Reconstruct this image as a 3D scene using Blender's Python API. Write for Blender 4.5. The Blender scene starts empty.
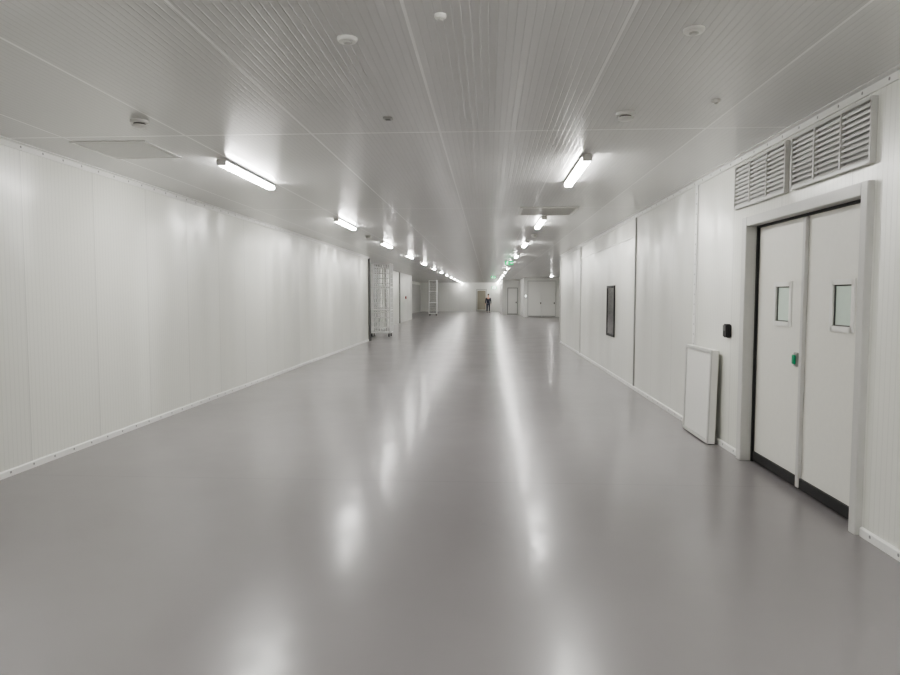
import bpy, bmesh, math
from mathutils import Vector, Matrix
S=bpy.context.scene
COL=S.collection
H=2.98; XR=2.5; XL=-4.25

# ---------------------------------------------------------------- materials
def newmat(name):
    m=bpy.data.materials.new(name); m.use_nodes=True
    nt=m.node_tree; b=nt.nodes['Principled BSDF']
    return m,nt,b
def simple(name,col,rough=.5,metal=0,noise=.03,scale=30,emit=0,spec=.5):
    m,nt,b=newmat(name)
    b.inputs['Roughness'].default_value=rough
    b.inputs['Metallic'].default_value=metal
    b.inputs['Specular IOR Level'].default_value=spec
    tc=nt.nodes.new('ShaderNodeTexCoord'); n=nt.nodes.new('ShaderNodeTexNoise')
    n.inputs['Scale'].default_value=scale
    nt.links.new(tc.outputs['Object'],n.inputs['Vector'])
    mx=nt.nodes.new('ShaderNodeMix'); mx.data_type='RGBA'
    c=Vector(col)
    mx.inputs[6].default_value=(*(c*(1-noise)),1); mx.inputs[7].default_value=(*[min(1,v) for v in c*(1+noise)],1)
    nt.links.new(n.outputs['Fac'],mx.inputs[0]); nt.links.new(mx.outputs[2],b.inputs['Base Color'])
    if emit:
        b.inputs['Emission Color'].default_value=(*col,1); b.inputs['Emission Strength'].default_value=emit
    return m
def math_(nt,op,a,b=None,clamp=False):
    n=nt.nodes.new('ShaderNodeMath'); n.operation=op; n.use_clamp=clamp
    for i,v in enumerate((a,b)):
        if v is None: continue
        if isinstance(v,(int,float)): n.inputs[i].default_value=v
        else: nt.links.new(v,n.inputs[i])
    return n.outputs[0]
def wobble_normal(nt,g,b,scale,eps,mapscale=(1,1,1),detail=2):
    """small smooth tilt of the shading normal (slightly uneven surface)"""
    mp=nt.nodes.new('ShaderNodeMapping'); mp.inputs['Scale'].default_value=mapscale
    nt.links.new(g.outputs['Position'],mp.inputs['Vector'])
    n=nt.nodes.new('ShaderNodeTexNoise'); n.inputs['Scale'].default_value=scale; n.inputs['Detail'].default_value=detail
    nt.links.new(mp.outputs[0],n.inputs['Vector'])
    a=nt.nodes.new('ShaderNodeVectorMath'); a.operation='SUBTRACT'; a.inputs[1].default_value=(.5,.5,.5)
    nt.links.new(n.outputs['Color'],a.inputs[0])
    s=nt.nodes.new('ShaderNodeVectorMath'); s.operation='SCALE'; s.inputs['Scale'].default_value=eps
    nt.links.new(a.outputs[0],s.inputs[0])
    d=nt.nodes.new('ShaderNodeVectorMath'); d.operation='ADD'
    nt.links.new(g.outputs['Normal'],d.inputs[0]); nt.links.new(s.outputs[0],d.inputs[1])
    return d.outputs[0]
def panel(name,axis,col,rough,off,pitch=1.1,rib=.055,ribshade=.10,seamcol=.6,bump=.5,cross=None,wob=(1,.03,(1,1,1)),ribamp=1,aniso=0,seamw=.006,var=.07,spec=.5,tax='Z',arot=.25,coat=0,coatr=.16):
    m,nt,b=newmat(name)
    g=nt.nodes.new('ShaderNodeNewGeometry'); s=nt.nodes.new('ShaderNodeSeparateXYZ')
    nt.links.new(g.outputs['Position'],s.inputs[0]); c=s.outputs[axis]
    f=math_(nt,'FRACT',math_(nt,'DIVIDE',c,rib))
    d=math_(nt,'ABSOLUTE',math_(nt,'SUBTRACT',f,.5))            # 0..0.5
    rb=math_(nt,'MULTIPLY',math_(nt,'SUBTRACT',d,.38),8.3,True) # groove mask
    f2=math_(nt,'FRACT',math_(nt,'DIVIDE',math_(nt,'SUBTRACT',c,off),pitch))
    d2=math_(nt,'MULTIPLY',math_(nt,'SUBTRACT',.5,math_(nt,'ABSOLUTE',math_(nt,'SUBTRACT',f2,.5))),pitch)
    seam=math_(nt,'LESS_THAN',d2,seamw)
    if cross:
        o=s.outputs[1]
        f3=math_(nt,'FRACT',math_(nt,'DIVIDE',math_(nt,'SUBTRACT',o,cross[0]),cross[1]))
        d3=math_(nt,'MULTIPLY',math_(nt,'SUBTRACT',.5,math_(nt,'ABSOLUTE',math_(nt,'SUBTRACT',f3,.5))),cross[1])
        seam=math_(nt,'MAXIMUM',seam,math_(nt,'LESS_THAN',d3,.014))
    idx=math_(nt,'FLOOR',math_(nt,'DIVIDE',math_(nt,'SUBTRACT',c,off),pitch))
    wn=nt.nodes.new('ShaderNodeTexWhiteNoise'); wn.noise_dimensions='1D'; nt.links.new(idx,wn.inputs['W'])
    tone=math_(nt,'ADD',math_(nt,'MULTIPLY',wn.outputs['Value'],var),1-var)
    tone=math_(nt,'MULTIPLY',tone,math_(nt,'SUBTRACT',1,math_(nt,'MULTIPLY',rb,ribshade)))  # groove occlusion shade mixed into the base colour
    mx=nt.nodes.new('ShaderNodeMix'); mx.data_type='RGBA'
    nt.links.new(seam,mx.inputs[0]); 
    vm=nt.nodes.new('ShaderNodeVectorMath'); vm.operation='SCALE'; vm.inputs[0].default_value=col
    nt.links.new(tone,vm.inputs['Scale']); nt.links.new(vm.outputs[0],mx.inputs[6])
    mx.inputs[7].default_value=(*[min(.95,v*seamcol) for v in col],1)
    nt.links.new(mx.outputs[2],b.inputs['Base Color'])
    b.inputs['Roughness'].default_value=rough
    b.inputs['Specular IOR Level'].default_value=spec
    if aniso:
        b.inputs['Anisotropic'].default_value=aniso
        b.inputs['Anisotropic Rotation'].default_value=arot
        tg=nt.nodes.new('ShaderNodeTangent'); tg.direction_type='RADIAL'; tg.axis=tax
        nt.links.new(tg.outputs[0],b.inputs['Tangent'])
    nrm=wobble_normal(nt,g,b,wob[0],wob[1],wob[2],1)
    bp=nt.nodes.new('ShaderNodeBump'); bp.inputs['Strength'].default_value=bump; bp.inputs['Distance'].default_value=.0014
    bp.invert=True
    nt.links.new(math_(nt,'MULTIPLY',rb,ribamp),bp.inputs['Height'])
    nt.links.new(nrm,bp.inputs['Normal']); nt.links.new(bp.outputs[0],b.inputs['Normal'])
    if coat:
        b.inputs['Coat Weight'].default_value=coat; b.inputs['Coat Roughness'].default_value=coatr
        nt.links.new(bp.outputs[0],b.inputs['Coat Normal'])
    return m
M_wall=panel('wall_panel_white',1,(.80,.806,.752),.285,.35,ribshade=.11,seamcol=.76,bump=.3,wob=(1,.24,(1,1.8,.10)),aniso=.95,spec=1.0,coat=.45,coatr=.23)
M_wallx=panel('wall_panel_cross',0,(.86,.865,.83),.30,.35,ribshade=.04,seamcol=.80)
M_ceil=panel('ceiling_panel',0,(.73,.73,.72),.285,.69-1.1,ribshade=.11,seamcol=1.28,cross=(5.65,4.85),wob=(1,.04,(1.2,.6,1)),bump=.6,ribamp=1.2,rib=.045,seamw=.009,var=.14,spec=.5,coat=.5,coatr=.15)
# floor
M_floor,nt,b=newmat('floor_epoxy')
g=nt.nodes.new('ShaderNodeNewGeometry'); n=nt.nodes.new('ShaderNodeTexNoise'); n.inputs['Scale'].default_value=1.3; n.inputs['Detail'].default_value=4
nt.links.new(g.outputs['Position'],n.inputs['Vector'])
mx=nt.nodes.new('ShaderNodeMix'); mx.data_type='RGBA'
mx.inputs[6].default_value=(.232,.219,.225,1); mx.inputs[7].default_value=(.264,.250,.256,1)
nt.links.new(n.outputs['Fac'],mx.inputs[0])
s=nt.nodes.new('ShaderNodeSeparateXYZ'); nt.links.new(g.outputs['Position'],s.inputs[0])
jl=math_(nt,'LESS_THAN',math_(nt,'ABSOLUTE',math_(nt,'SUBTRACT',s.outputs[1],5.6)),.006)
mx2=nt.nodes.new('ShaderNodeMix'); mx2.data_type='RGBA'; nt.links.new(math_(nt,'MULTIPLY',jl,.4),mx2.inputs[0])
nt.links.new(mx.outputs[2],mx2.inputs[6]); mx2.inputs[7].default_value=(.15,.14,.135,1)
nt.links.new(mx2.outputs[2],b.inputs['Base Color'])
b.inputs['Roughness'].default_value=.29
b.inputs['Specular IOR Level'].default_value=.36
b.inputs['Coat Weight'].default_value=.36; b.inputs['Coat IOR'].default_value=1.45
rr=nt.nodes.new('ShaderNodeMapRange'); rr.inputs[1].default_value=.35; rr.inputs[2].default_value=.65; rr.inputs[3].default_value=.12; rr.inputs[4].default_value=.20
nt.links.new(n.outputs['Fac'],rr.inputs[0]); nt.links.new(rr.outputs[0],b.inputs['Coat Roughness'])
nt.links.new(wobble_normal(nt,g,b,6,.075,(1,1,1),3),b.inputs['Coat Normal'])
# trim with screw dots
def screwtrim(name,axis,step,zc,col=(.84,.84,.82),other=2):
    m,nt,b=newmat(name)
    g=nt.nodes.new('ShaderNodeNewGeometry'); s=nt.nodes.new('ShaderNodeSeparateXYZ'); nt.links.new(g.outputs['Position'],s.inputs[0])
    f=math_(nt,'MULTIPLY',math_(nt,'SUBTRACT',math_(nt,'FRACT',math_(nt,'DIVIDE',s.outputs[axis],step)),.5),step)
    dz=math_(nt,'SUBTRACT',s.outputs[other],zc)
    r=math_(nt,'SQRT',math_(nt,'ADD',math_(nt,'MULTIPLY',f,f),math_(nt,'MULTIPLY',dz,dz)))
    k=math_(nt,'LESS_THAN',r,.011)
    mx=nt.nodes.new('ShaderNodeMix'); mx.data_type='RGBA'; nt.links.new(k,mx.inputs[0])
    mx.inputs[6].default_value=(*col,1); mx.inputs[7].default_value=(.3,.3,.3,1)
    nt.links.new(mx.outputs[2],b.inputs['Base Color']); b.inputs['Roughness'].default_value=.4
    return m
M_base=screwtrim('baseboard_screws',1,.30,.035)
M_top=screwtrim('ceiling_trim_screws',1,.30,H-.03)
M_vtrim=screwtrim('vertical_trim_screws',2,.12,8.15,other=1)
M_white=simple('white_painted_metal',(.82,.82,.79),.35)
M_cream=simple('door_leaf_white',(.80,.795,.745),.33)
M_frame=simple('grey_door_frame',(.60,.60,.58),.34)
M_grey=simple('grey_plastic',(.40,.40,.39),.45)
M_dgrey=simple('dark_grey',(.10,.10,.10),.5)
M_mgrey=simple('louvre_back_grey',(.46,.46,.455),.6)
M_black=simple('black_rubber',(.015,.015,.016),.5)
M_green=simple('green_plastic',(.02,.32,.16),.4)
M_signg=simple('green_sign_lit',(.01,.45,.16),.4,emit=.8)
M_signw=simple('white_sign_symbol',(.9,.95,.9),.4,emit=1.5)
M_red=simple('red_plastic',(.5,.02,.015),.4)
M_glass=simple('door_glass',(.62,.74,.66),.08,spec=.8)  # pale green base colour stands in for a lit room behind
M_dglass=simple('dark_glass',(.12,.12,.12),.1,spec=.8)
M_lamp=simple('lamp_diffuser_lit',(1,.985,.95),.4,emit=56,noise=0)
M_house=simple('lamp_housing_white',(.80,.80,.78),.4)
M_wire=simple('white_wire',(.88,.88,.87),.35)
M_beige=simple('beige_panel',(.36,.34,.28),.5)
M_slat=simple('louvre_slat_grey',(.64,.64,.63),.4)
M_skin=simple('skin',(.55,.34,.25),.55)
M_hair=simple('dark_hair',(.03,.02,.015),.6)
M_jack=simple('navy_jacket',(.025,.03,.05),.8)
M_trou=simple('dark_trousers',(.05,.055,.075),.8)

# ---------------------------------------------------------------- builders
def obj_from_bm(bm,name,mat,parent=None,loc=(0,0,0),smooth=False):
    bmesh.ops.recalc_face_normals(bm,faces=bm.faces)
    me=bpy.data.meshes.new(name); bm.to_mesh(me); bm.free()
    if mat: me.materials.append(mat)
    if smooth:
        for p in me.polygons: p.use_smooth=True
    o=bpy.data.objects.new(name,me); COL.objects.link(o)
    o.location=loc
    if parent: o.parent=parent
    return o
def addbox(bm,b):
    x0,x1,y0,y1,z0,z1=b
    vs=[bm.verts.new(p) for p in [(x0,y0,z0),(x1,y0,z0),(x1,y1,z0),(x0,y1,z0),(x0,y0,z1),(x1,y0,z1),(x1,y1,z1),(x0,y1,z1)]]
    for f in [(0,3,2,1),(4,5,6,7),(0,1,5,4),(1,2,6,5),(2,3,7,6),(3,0,4,7)]:
        bm.faces.new([vs[i] for i in f])
def boxes(name,lst,mat,parent=None,origin=(0,0,0),bevel=0,loc=(0,0,0)):
    bm=bmesh.new(); ox,oy,oz=origin
    for b in lst: addbox(bm,(b[0]-ox,b[1]-ox,b[2]-oy,b[3]-oy,b[4]-oz,b[5]-oz))
    if bevel: bmesh.ops.bevel(bm,geom=bm.edges[:],offset=bevel,segments=2,affect='EDGES')
    return obj_from_bm(bm,name,mat,parent,loc)
def tube(bm,p,q,r,seg=8):
    p=Vector(p);q=Vector(q);d=q-p
    M=Matrix.Translation((p+q)/2)@d.to_track_quat('Z','Y').to_matrix().to_4x4()
    bmesh.ops.create_cone(bm,cap_ends=True,segments=seg,radius1=r,radius2=r,depth=d.length,matrix=M)
def lathe(name,prof,mat,parent=None,loc=(0,0,0),seg=32):
    bm=bmesh.new(); rings=[]
    for r,z in prof:
        rings.append([bm.verts.new((r*math.cos(2*math.pi*i/seg),r*math.sin(2*math.pi*i/seg),z)) for i in range(seg)])
    for a,b in zip(rings,rings[1:]):
        for i in range(seg):
            bm.faces.new((a[i],a[(i+1)%seg],b[(i+1)%seg],b[i]))
    bm.faces.new(rings[0]); bm.faces.new(rings[-1])
    return obj_from_bm(bm,name,mat,parent,loc)
def empty(name,loc,label,cat,group=None):
    e=bpy.data.objects.new(name,None); e.empty_display_size=.1; COL.objects.link(e); e.location=loc
    e['label']=label; e['category']=cat
    if group: e['group']=group
    return e
def struct(o,label=None,cat=None):
    o['kind']='structure'
    if label:o['label']=label
    if cat:o['category']=cat
    return o
def copy_tree(root,loc,label=None):
    r=root.copy(); COL.objects.link(r); r.location=loc
    if label: r['label']=label
    def rec(src,dst):
        for c in list(src.children):
            k=c.copy(); k.parent=dst; COL.objects.link(k); rec(c,k)
    rec(root,r); return r

# ---------------------------------------------------------------- shell
struct(boxes('floor',[(-7.2,6.2,-5,68.2,-.15,0)],M_floor),'smooth glossy grey epoxy floor','floor')
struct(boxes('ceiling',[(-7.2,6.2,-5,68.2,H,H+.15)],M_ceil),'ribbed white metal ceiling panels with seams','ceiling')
struct(boxes('wall_left',[(XL-.2,XL,-5,23.4,0,H)],M_wall),'white ribbed insulated panel wall','wall')
struct(boxes('wall_right',[(XR,XR+.2,-5,4.55,0,H),(XR,XR+.2,6.52,23,0,H),(XR,XR+.2,4.55,6.52,2.29,H)],M_wall),'white ribbed insulated panel wall with double door','wall')
struct(boxes('wall_back',[(XL-.2,XR+.2,-5.2,-5,0,H)],M_wallx),'white panel wall','wall')
struct(boxes('wall_right_return',[(XR+.2,6.2,22.8,23,0,H)],M_wallx),'white panel wall','wall')
struct(boxes('wall_right_hall',[(6.0,6.2,23,50,0,H)],M_wall),'white panel wall','wall')
struct(boxes('wall_left_return',[(-5.4,XL-.2,23.2,23.4,0,H)],M_wallx),'white panel wall','wall')
struct(boxes('wall_left_hall',[(-5.4,-5.2,23.4,45,0,H)],M_wall),'white panel wall of the far hall','wall')
struct(boxes('wall_left_hall_return',[(-7.2,-5.4,44.8,45,0,H)],M_wallx),'white panel wall','wall')
struct(boxes('wall_left_end',[(-7.2,-7.0,45,68,0,H)],M_wall),'white panel wall','wall')
struct(boxes('wall_far',[(-7.2,1.2,68,68.2,0,H)],M_wallx),'white panel wall at the end of the hall','wall')
struct(boxes('wall_far_middle',[(1.2,2.7,56,68.2,0,H)],M_wallx),'white projecting wall block','wall')
struct(boxes('wall_far_right',[(2.7,6.2,50,56,0,H)],M_wallx),'white projecting wall block with double door','wall')

def lprofile(name,x,sgn,y0,y1,mat):
    bm=bmesh.new()
    pr=[(0,0),(.018,0),(.018,.052),(.008,.062),(0,.062)]
    A=[bm.verts.new((x+sgn*a,y0,z)) for a,z in pr]; B=[bm.verts.new((x+sgn*a,y1,z)) for a,z in pr]
    n=len(pr)
    for i in range(n): bm.faces.new((A[i],A[(i+1)%n],B[(i+1)%n],B[i]))
    bm.faces.new(A); bm.faces.new(B)
    return struct(obj_from_bm(bm,name,mat),'white screwed metal skirting','skirting')
lprofile('baseboard_left',XL,1,-5,23.25,M_base)
lprofile('baseboard_right_near',XR,-1,-5,4.47,M_base)
lprofile('baseboard_right_far',XR,-1,6.61,23,M_base)
struct(boxes('trim_1',[(XL,XL+.012,-5,23.4,H-.06,H),(XL,XL+.06,-5,23.4,H-.008,H)],M_top),'white screwed angle trim under ceiling','trim')
struct(boxes('trim_2',[(XR-.012,XR,-5,23,H-.06,H),(XR-.06,XR,-5,23,H-.008,H)],M_top),'white screwed angle trim under ceiling','trim')
struct(boxes('trim_3',[(XR-.012,XR,8.10,8.20,.062,H-.06)],M_vtrim),'white perforated vertical trim','trim')
struct(boxes('trim_4',[(XR-.02,XR,11.38,11.43,.062,H-.06)],M_grey),'grey vertical joint trim','trim')
struct(boxes('trim_5',[(XR-.03,XR,18.0,18.06,.062,H-.06)],M_frame),'grey vertical joint trim','trim')
struct(boxes('trim_6',[(XR-.012,XR,11.5,18.0,2.60,2.625)],M_white),'slim horizontal wall joint trim','trim')
struct(boxes('trim_7',[(XR-.03,XR+.0,22.9,23.02,.062,H-.06)],M_frame),'grey wall end trim','trim')
struct(boxes('trim_8',[(XL,XL+.07,23.25,23.42,.0,H-.06)],M_dgrey),'dark wall end trim','trim')
struct(boxes('trim_9',[(-5.2,-5.12,33.0,33.3,0,H),(-5.2,-5.12,38.4,38.6,0,H)],M_grey),'grey wall posts in far hall','trim')

# ---------------------------------------------------------------- double door
O=(XR,5.53,0)
D=struct(empty('door_1',O,'white double-leaf door with small windows and grey frame','door'))
fx=XR-.045
boxes('door_frame',[(fx,XR+.19,4.48,4.56,0,2.35),(fx,XR+.19,6.50,6.61,0,2.35),(fx,XR+.19,4.56,6.50,2.265,2.35)],M_frame,D,O,.004)
boxes('door_gasket',[(2.555,2.575,6.475,6.50,.0,2.265),(2.555,2.575,4.56,6.475,2.245,2.265)],M_black,D,O)
def leaf(y0,y1,wy0,wy1,handle):
    z0,z1=.02,2.245; wz0,wz1=1.365,1.695
    L=boxes('door_leaf',[(2.58,2.63,y0,wy0,z0,z1),(2.58,2.63,wy1,y1,z0,z1),(2.58,2.63,wy0,wy1,z0,wz0),(2.58,2.63,wy0,wy1,wz1,z1)],M_cream,D,O)
    t=.028
    boxes('window_frame',[(2.568,2.58,wy0-t,wy0+.012,wz0-t,wz1+t),(2.568,2.58,wy1-.012,wy1+t,wz0-t,wz1+t),(2.568,2.58,wy0,wy1,wz0-t,wz0+.012),(2.568,2.58,wy0,wy1,wz1-.012,wz1+t)],M_white,L,O)
    boxes('window_pane',[(2.590,2.60,wy0,wy1,wz0,wz1)],M_glass,L,O)
    boxes('window_gasket',[(2.584,2.59,wy0+.012,wy0+.022,wz0+.012,wz1-.012),(2.584,2.59,wy1-.022,wy1-.012,wz0+.012,wz1-.012),(2.584,2.59,wy0+.022,wy1-.022,wz0+.012,wz0+.022),(2.584,2.59,wy0+.022,wy1-.022,wz1-.022,wz1-.012)],M_dgrey,L,O)
    boxes('kick_strip',[(2.562,2.58,y0+.005,y1-.005,.012,.10)],M_black,L,O)
    if handle:
        Hn=boxes('door_handle',[(2.565,2.58,y0+.07,y0+.14,1.01,1.13)],M_grey,L,O,.005)
        boxes('handle_lever',[(2.545,2.56,y0+.08,y0+.13,1.03,1.11)],M_green,Hn,O,.005)
        boxes('handle_stem',[(2.555,2.57,y0+.095,y0+.11,1.06,1.08)],M_dgrey,Hn,O)
    return L
leaf(5.55,6.475,5.80,6.09,True)
leaf(4.58,5.53,4.83,5.11,False)
boxes('meeting_stile',[(2.55,2.58,5.51,5.56,.02,2.24)],M_frame,D,O,.004)

W=struct(empty('window_1',(XR,13.62,.78),'narrow dark wall window in black frame','window'))
boxes('window_frame',[(XR-.02,XR,13.2,13.27,.78,1.81),(XR-.02,XR,13.97,14.05,.78,1.81),(XR-.02,XR,13.27,13.97,.78,.83),(XR-.02,XR,13.27,13.97,1.76,1.81)],M_black,W,(XR,13.62,.78))
boxes('window_pane',[(XR-.012,XR-.002,13.27,13.97,.83,1.76)],M_dglass,W,(XR,13.62,.78))

# ---------------------------------------------------------------- louvres
def louvre(y0,y1,z0,z1,label):
    o=(XR,(y0+y1)/2,z0)
    e=empty('louvre_grille',o,label,'vent','louvre grilles above door')
    f=.022; x0=XR-.04
    w=(y1-y0)/3
    mull=[(x0,XR,y0+w*i-f/2,y0+w*i+f/2,z0+f,z1-f) for i in (1,2)]
    boxes('grille_frame',[(x0,XR,y0,y0+f,z0,z1),(x0,XR,y1-f,y1,z0,z1),(x0,XR,y0+f,y1-f,z0,z0+f),(x0,XR,y0+f,y1-f,z1-f,z1)]+mull,M_frame,e,o,.003)
    boxes('grille_backing',[(XR-.008,XR-.001,y0+f,y1-f,z0+f,z1-f)],M_mgrey,e,o)
    bm=bmesh.new(); n=10; sp=(z1-z0-2*f)/n
    for i in range(n):
        zc=z0+f+sp*(i+.5)
        for j in range(3):
            a=y0+w*j+f*.5; b=y0+w*(j+1)-f*.5
            a=max(a,y0+f); b=min(b,y1-f)
            pts=[(XR-.030,zc-.018),(XR-.010,zc+.006),(XR-.010,zc+.010),(XR-.030,zc-.001),(XR-.033,zc-.004)]
            A=[bm.verts.new((x-o[0],a-o[1],z-o[2])) for x,z in pts]; B=[bm.verts.new((x-o[0],b-o[1],z-o[2])) for x,z in pts]
            k=len(pts)
            for q in range(k): bm.faces.new((A[q],A[(q+1)%k],B[(q+1)%k],B[q]))
            bm.faces.new(A); bm.faces.new(B)
    obj_from_bm(bm,'grille_slats',M_slat,e)
louvre(5.72,6.86,2.46,2.89,'white metal louvre vent with horizontal slats above door')
louvre(4.48,5.62,2.46,2.89,'white metal louvre vent with horizontal slats above door')

# ---------------------------------------------------------------- card reader
o=(XR,7.0,1.24)
e=empty('card_reader',o,'small black access reader mounted on white wall','switch')
boxes('reader_body',[(XR-.05,XR,6.93,7.05,1.17,1.31)],M_black,e,o,.01)
boxes('reader_face',[(XR-.056,XR-.05,6.95,7.03,1.24,1.295)],M_dgrey,e,o,.002)
# loose panel leaning on the wall
o=(2.40,7.62,0)
e=empty('wall_panel',o,'white framed panel standing on floor against wall','panel')
boxes('panel_body',[(2.372,2.44,7.17,8.08,.01,1.02)],M_white,e,o,.0015)
boxes('panel_rim',[(2.358,2.372,7.17,7.205,.01,1.02),(2.358,2.372,8.045,8.08,.01,1.02),(2.358,2.372,7.205,8.045,.01,.045),(2.358,2.372,7.205,8.045,.985,1.02)],M_frame,e,o,.0015)
boxes('panel_foot',[(2.38,2.44,7.18,8.07,0,.012)],M_dgrey,e,o)
e.rotation_euler=(0,math.radians(1.2),0)

# ---------------------------------------------------------------- batten lamps
def lamp(loc):
    e=empty('ceiling_lamp',loc,'lit long white batten light mounted on ceiling','lamp','ceiling batten lights')
    L=.77
    def ext(name,pr,l,mat):
        bm=bmesh.new(); n=len(pr)
        A=[bm.verts.new((x,-l,z)) for x,z in pr]; B=[bm.verts.new((x,l,z)) for x,z in pr]
        for i in range(n): bm.faces.new((A[i],A[(i+1)%n],B[(i+1)%n],B[i]))
        bm.faces.new(A); bm.faces.new(B); return obj_from_bm(bm,name,mat,e)
    ext('lamp_housing',[(-.028,0),(-.046,-.012),(-.052,-.026),(-.052,-.032),(.052,-.032),(.052,-.026),(.046,-.012),(.028,0)],L,M_house)
    ext('lamp_diffuser',[(-.046,-.032),(-.046,-.054),(-.034,-.070),(.034,-.070),(.046,-.054),(.046,-.032)],L-.018,M_lamp)
    for s in (-1,1):
        y0,y1=sorted((s*(L-.018),s*(L+.006)))
        boxes('lamp_end_cap',[(-.048,.048,y0,y1,-.071,-.028)],M_house,e,bevel=.006)
    return e
base=None
for k in range(-2,13):
    y=7.35+5.03*k
    if k==-1: y=2.1
    for x in (-2.68,.96):
        if base is None: base=lamp((x,y,H))
        else: copy_tree(base,(x,y,H))
for y in (29.5,37,45): copy_tree(base,(4.3,y,H))  # extra lamps added to brighten the right hall

# ---------------------------------------------------------------- ceiling fittings
def disc(x,y,r,lab):
    e=empty('ceiling_disc',(x,y,H),lab,'ceiling fitting','round ceiling fittings')
    lathe('disc_rim',[(r*.3,0),(r,0),(r,-.008),(r*.85,-.018),(r*.6,-.02)],M_white,e)
    lathe('disc_centre',[(r*.45,-.018),(r*.45,-.024),(r*.3,-.028)],M_frame,e)
disc(-.76,3.6,.055,'flat round white cover plate on ribbed ceiling')
disc(1.06,3.58,.055,'flat round white cover plate on ribbed ceiling')
disc(-.24,3.33,.03,'small round white cap on ribbed ceiling')
disc(1.6,4.85,.03,'small round white cap on ribbed ceiling')
def det(x,y):
    e=empty('smoke_detector',(x,y,H),'white round smoke detector on ceiling','smoke detector','smoke detectors')
    lathe('detector_base',[(.03,0),(.07,0),(.07,-.02),(.058,-.025)],M_white,e)
    lathe('detector_grille',[(.045,-.022),(.045,-.036)],M_dgrey,e)
    lathe('detector_head',[(.057,-.036),(.055,-.05),(.03,-.06),(.01,-.062)],M_white,e)
    return e
d0=det(-2.75,5.15); copy_tree(d0,(1.03,5.15,H)); copy_tree(d0,(-2.75,15.1,H)); copy_tree(d0,(1.03,15.1,H))
e=empty('ceiling_sensor',(-.78,5.18,H),'small grey square sensor on ceiling','sensor')
boxes('sensor_body',[(-.036,.036,-.036,.036,-.014,0)],M_grey,e,bevel=.004)
boxes('sensor_lens',[(-.02,.02,-.02,.02,-.018,-.014)],M_dgrey,e,bevel=.002)
o=(-3.38,6.15,H)
e=empty('ceiling_hatch',o,'flush white square access hatch in ceiling','hatch')
boxes('hatch_frame',[(-3.75,-3.05,5.8,5.83,H-.008,H),(-3.75,-3.05,6.5,6.53,H-.008,H),(-3.75,-3.72,5.83,6.5,H-.008,H),(-3.08,-3.05,5.83,6.5,H-.008,H)],M_house,e,o)
boxes('hatch_panel',[(-3.71,-3.09,5.84,6.49,H-.006,H)],M_frame,e,o)
o=(.95,10.9,H)
e=empty('ceiling_vent',o,'square grey slatted air vent in ceiling','vent')
boxes('vent_frame',[(.5,1.4,10.4,10.44,H-.02,H),(.5,1.4,11.3,11.34,H-.02,H),(.5,.54,10.44,11.3,H-.02,H),(1.36,1.4,10.44,11.3,H-.02,H)],M_white,e,o)
boxes('vent_slats',[(.54,1.36,10.46+i*.08,10.51+i*.08,H-.018,H-.003) for i in range(11)],M_frame,e,o)
boxes('vent_backing',[(.54,1.36,10.44,11.3,H-.003,H)],M_dgrey,e,o)

# exit signs
def exitsign(x,y,w=.32):
    e=empty('exit_sign',(x,y,H),'green lit exit sign with running figure hung from ceiling','sign','exit signs')
    for s in(-1,1):
        bm=bmesh.new(); tube(bm,(s*w*.3,0,0),(s*w*.3,0,-.06),.006); obj_from_bm(bm,'sign_hanger',M_grey,e)
    boxes('sign_box',[(-w/2,w/2,-.02,.02,-.22,-.06)],M_signg,e)
    y0=-.024
    bm=bmesh.new()
    for p,q,r in [((-.055,y0,-.09),(-.07,y0,-.15),.012),((-.07,y0,-.15),(-.045,y0,-.175),.008),((-.045,y0,-.175),(-.05,y0,-.205),.008),((-.07,y0,-.15),(-.10,y0,-.185),.008),((-.10,y0,-.185),(-.125,y0,-.185),.008),((-.06,y0,-.11),(-.03,y0,-.13),.006),((-.06,y0,-.11),(-.095,y0,-.125),.006)]:
        tube(bm,p,q,r,6)
    bmesh.ops.create_uvsphere(bm,u_segments=8,v_segments=6,radius=.013,matrix=Matrix.Translation((-.05,y0,-.082)))
    obj_from_bm(bm,'running_figure',M_signw,e)
    bm=bmesh.new()
    tube(bm,(.03,y0,-.14),(.12,y0,-.14),.007,6); tube(bm,(.12,y0,-.14),(.09,y0,-.115),.007,6); tube(bm,(.12,y0,-.14),(.09,y0,-.165),.007,6)
    obj_from_bm(bm,'arrow',M_signw,e)
    return e
s0=exitsign(.78,25.0); copy_tree(s0,(.35,44,H))

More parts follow.
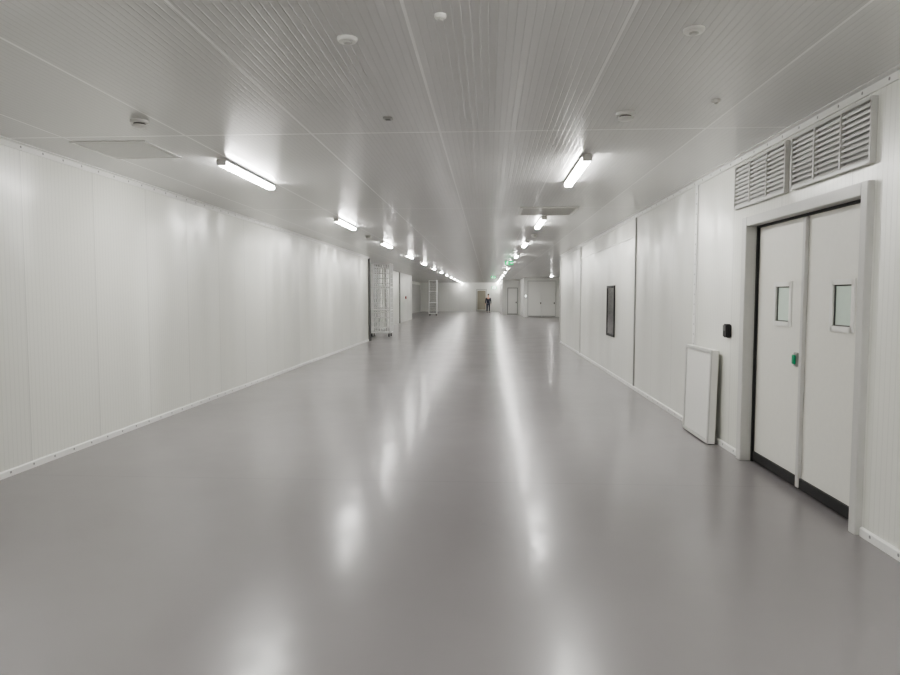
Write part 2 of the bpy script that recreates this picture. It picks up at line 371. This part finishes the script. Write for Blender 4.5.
# ---------------------------------------------------------------- tall wire cages on castors
def cage(loc,lab,mf,mm,w=.78):
    e=empty('wire_cage_trolley',loc,lab,'cage trolley','tall wire cage trolleys')
    d,h=.7,2.88
    bm=bmesh.new()
    for x in(-w/2,w/2):
        for y in(-d/2,d/2): tube(bm,(x,y,.14),(x,y,h),.028)
    for z in (.16,1.05,1.95,h-.02):
        for y in(-d/2,d/2): tube(bm,(-w/2,y,z),(w/2,y,z),.022)
        for x in(-w/2,w/2): tube(bm,(x,-d/2,z),(x,d/2,z),.022)
    obj_from_bm(bm,'cage_frame',mf,e)
    bm=bmesh.new()
    for yy in (-d/2,d/2):
        for i in range(1,8):
            x=-w/2+w*i/8; tube(bm,(x,yy,.16),(x,yy,h),.010,5)
    for i in range(1,8):
        y=-d/2+d*i/8
        for xx in(-w/2,w/2): tube(bm,(xx,y,.16),(xx,y,h),.010,5)
    for i in range(1,14):
        z=.16+(h-.16)*i/14
        for yy in (-d/2,d/2): tube(bm,(-w/2,yy,z),(w/2,yy,z),.010,5)
        for xx in(-w/2,w/2): tube(bm,(xx,-d/2,z),(xx,d/2,z),.010,5)
    obj_from_bm(bm,'cage_wire_mesh',mm,e)
    for z in (.16,1.05,1.95):
        boxes('cage_shelf',[(-w/2+.01,w/2-.01,-d/2+.01,d/2-.01,z,z+.03)],mf,e)
    for x in(-w/2+.05,w/2-.05):
        for y in(-d/2+.06,d/2-.06):
            bm=bmesh.new(); tube(bm,(x-.018,y,.065),(x+.018,y,.065),.065,16)
            c=obj_from_bm(bm,'castor_wheel',M_black,e)
            boxes('castor_fork',[(x-.028,x-.021,y-.02,y+.02,.05,.13),(x+.021,x+.028,y-.02,y+.02,.05,.13),(x-.028,x+.028,y-.02,y+.02,.12,.145)],M_grey,c)
    return e
cage((-4.22,26,0),'tall white wire cage trolley on castors beside wall end',M_wire,M_wire)
cage((-4.5,54,0),'tall white wire cage trolley standing near end of hall',M_wire,M_grey,.62)
struct(boxes('trim_10',[(-5.2,-5.16,26.6,31.5,0,H)],M_grey),'grey sheet on hall wall behind the cage trolley','trim')  # flat grey sheet, darker than the wall around it
struct(boxes('trim_11',[(-7.0,-6.96,58,67.9,0,2.7)],M_grey),'grey sheet added to darken the hall wall','trim')  # added sheet, gives the far cage a darker background

# ---------------------------------------------------------------- far hall
def fardoor(name,x0,x1,yf,h,double,label,fm=None):
    o=((x0+x1)/2,yf,0)
    e=struct(empty(name,o,label,'door'))
    t=.06
    boxes('door_frame',[(x0,x0+t,yf-.05,yf,0,h),(x1-t,x1,yf-.05,yf,0,h),(x0+t,x1-t,yf-.05,yf,h-t,h)],fm or M_grey,e,o)
    xs=[x0+t,x1-t] if not double else [x0+t,(x0+x1)/2,x1-t]
    for a,b in zip(xs,xs[1:]):
        L=boxes('door_leaf',[(a+.01,b-.01,yf-.03,yf,.02,h-t)],M_white,e,o)
        boxes('kick_strip',[(a+.01,b-.01,yf-.04,yf-.03,.02,.12)],M_grey,L,o)
        boxes('door_handle',[(b-.12,b-.05,yf-.07,yf-.03,1.0,1.12)],M_dgrey,L,o)
fardoor('door_2',2.95,5.1,50,2.75,True,'white double door in far wall',M_frame)
fardoor('door_3',1.62,2.5,56,2.3,False,'white single door in far wall block')
fardoor('door_4',-1.2,-.15,68,2.3,False,'door in end wall of hall')
struct(boxes('window_2',[(-1.1,-.25,67.93,67.96,.2,2.15)],M_beige),'beige glazed panel in end door','window')
e=empty('fire_call_point',(-5.2,41.5,1.5),'small red alarm call point on white wall','alarm')
boxes('call_point_body',[(0,.05,-.08,.08,-.08,.08)],M_red,e,bevel=.008)
boxes('call_point_glass',[(.05,.055,-.05,.05,-.05,.05)],M_white,e)
def wsign(x,y,z,w,h,mat,lab):
    e=empty('wall_sign',(x,y,z),lab,'sign','small wall signs')
    boxes('sign_plate',[(-w/2,w/2,-.02,0,-h/2,h/2)],mat,e,bevel=.004)
    boxes('sign_face',[(-w*.35,w*.35,-.025,-.02,-h*.35,h*.35)],M_signw,e)
wsign(.6,68,2.45,.5,.25,M_signg,'small green sign on end wall')
wsign(2.82,50,1.6,.16,.3,M_dgrey,'small dark notice beside double door')

# ---------------------------------------------------------------- person
def skin(name,verts,edges,rad,mat,parent,root=0,sub=2):
    me=bpy.data.meshes.new(name); me.from_pydata(verts,edges,[]); o=bpy.data.objects.new(name,me); COL.objects.link(o)
    md=o.modifiers.new('s','SKIN'); md.use_smooth_shade=True
    for i,r in enumerate(rad):
        v=me.skin_vertices[0].data[i]; v.radius=(r,r) if not isinstance(r,tuple) else r; v.use_root=(i==root)
    sd=o.modifiers.new('u','SUBSURF'); sd.levels=sub; sd.render_levels=sub
    dg=bpy.context.evaluated_depsgraph_get(); dg.update()
    m2=bpy.data.meshes.new_from_object(o.evaluated_get(dg)); m2.name=name
    bpy.data.objects.remove(o)
    m2.materials.clear(); m2.materials.append(mat)
    p=bpy.data.objects.new(name,m2); COL.objects.link(p); p.parent=parent
    return p
P=empty('person',(0.02,63.5,0),'person in dark jacket and trousers standing, arms down','person')
V=[(0,0,.95),(0,0,1.15),(0,0,1.38),(0,0,1.50),(0,-.01,1.58),(0,-.02,1.66),(0,-.01,1.73)]
E=[(0,1),(1,2),(2,3),(3,4),(4,5),(5,6)]
R=[(.15,.10),(.13,.09),(.16,.10),.055,.07,.088,.05]
for s in(-1,1):
    k=len(V)
    V+=[(s*.19,0,1.40),(s*.24,.02,1.13),(s*.26,-.05,.88),(s*.265,-.07,.80)]; R+=[.055,.045,.032,.03]
    E+=[(2,k),(k,k+1),(k+1,k+2),(k+2,k+3)]
    for j,(dy,l) in enumerate([(-.03,.075),(-.01,.085),(.01,.08),(.03,.065)]):
        q=len(V); V+=[(s*.268,-.07+dy,.76),(s*.262,-.08+dy,.76-l)]; R+=[.010,.008]; E+=[(k+3,q),(q,q+1)]
    q=len(V); V+=[(s*.245,-.115,.79),(s*.235,-.13,.745)]; R+=[.011,.009]; E+=[(k+3,q),(q,q+1)]
    k=len(V); V+=[(s*.09,0,.88),(s*.10,-.02*s,.50),(s*.105,-.05*s+.02,.09),(s*.11,-.05*s-.13,.035)]; R+=[.09,.06,.042,.035]
    E+=[(0,k),(k,k+1),(k+1,k+2),(k+2,k+3)]
body=skin('body',V,E,R,M_skin,P)
JV=[(0,0,.86),(0,0,1.15),(0,0,1.38),(0,0,1.49)]; JE=[(0,1),(1,2),(2,3)]; JR=[(.18,.13),(.17,.125),(.19,.13),.075]
for s in(-1,1):
    k=len(JV); JV+=[(s*.19,0,1.40),(s*.24,.02,1.13),(s*.26,-.05,.86)]; JR+=[.072,.06,.048]; JE+=[(2,k),(k,k+1),(k+1,k+2)]
skin('jacket',JV,JE,JR,M_jack,P,1)
TV=[(0,0,.93)];TE=[];TR=[(.17,.12)]
for s in(-1,1):
    k=len(TV); TV+=[(s*.095,0,.85),(s*.10,-.02*s,.50),(s*.105,-.05*s+.02,.10)]; TR+=[.11,.08,.062]; TE+=[(0,k),(k,k+1),(k+1,k+2)]
skin('trousers',TV,TE,TR,M_trou,P)
for s in(-1,1):
    skin('shoe',[(s*.105,-.05*s+.04,.05),(s*.108,-.05*s-.06,.045),(s*.11,-.05*s-.16,.04)],[(0,1),(1,2)],[.05,.05,.04],M_black,P)
skin('hair',[(0,.03,1.60),(0,.03,1.69),(0,-.01,1.76)],[(0,1),(1,2)],[.065,.088,.06],M_hair,P,1)
for s in(-1,1):
    bm=bmesh.new(); bmesh.ops.create_uvsphere(bm,u_segments=8,v_segments=6,radius=.012,matrix=Matrix.Translation((s*.032,-.10,1.665)))
    obj_from_bm(bm,'eye',M_black,P)

# ---------------------------------------------------------------- world / camera
w=bpy.data.worlds.new('world'); S.world=w; w.use_nodes=True
w.node_tree.nodes['Background'].inputs[0].default_value=(.5,.5,.5,1); w.node_tree.nodes['Background'].inputs[1].default_value=.05
S.view_settings.view_transform='AgX'; S.view_settings.look='AgX - Medium High Contrast'
S.view_settings.exposure=.48
cd=bpy.data.cameras.new('camera'); cam=bpy.data.objects.new('camera',cd); COL.objects.link(cam)
cam.location=(0,0,1.6); cd.lens=26.4; cd.sensor_width=36; cd.clip_end=300; cd.clip_start=.02
cam.rotation_euler=(math.radians(90-3.6),0,math.radians(3.3))
S.camera=cam
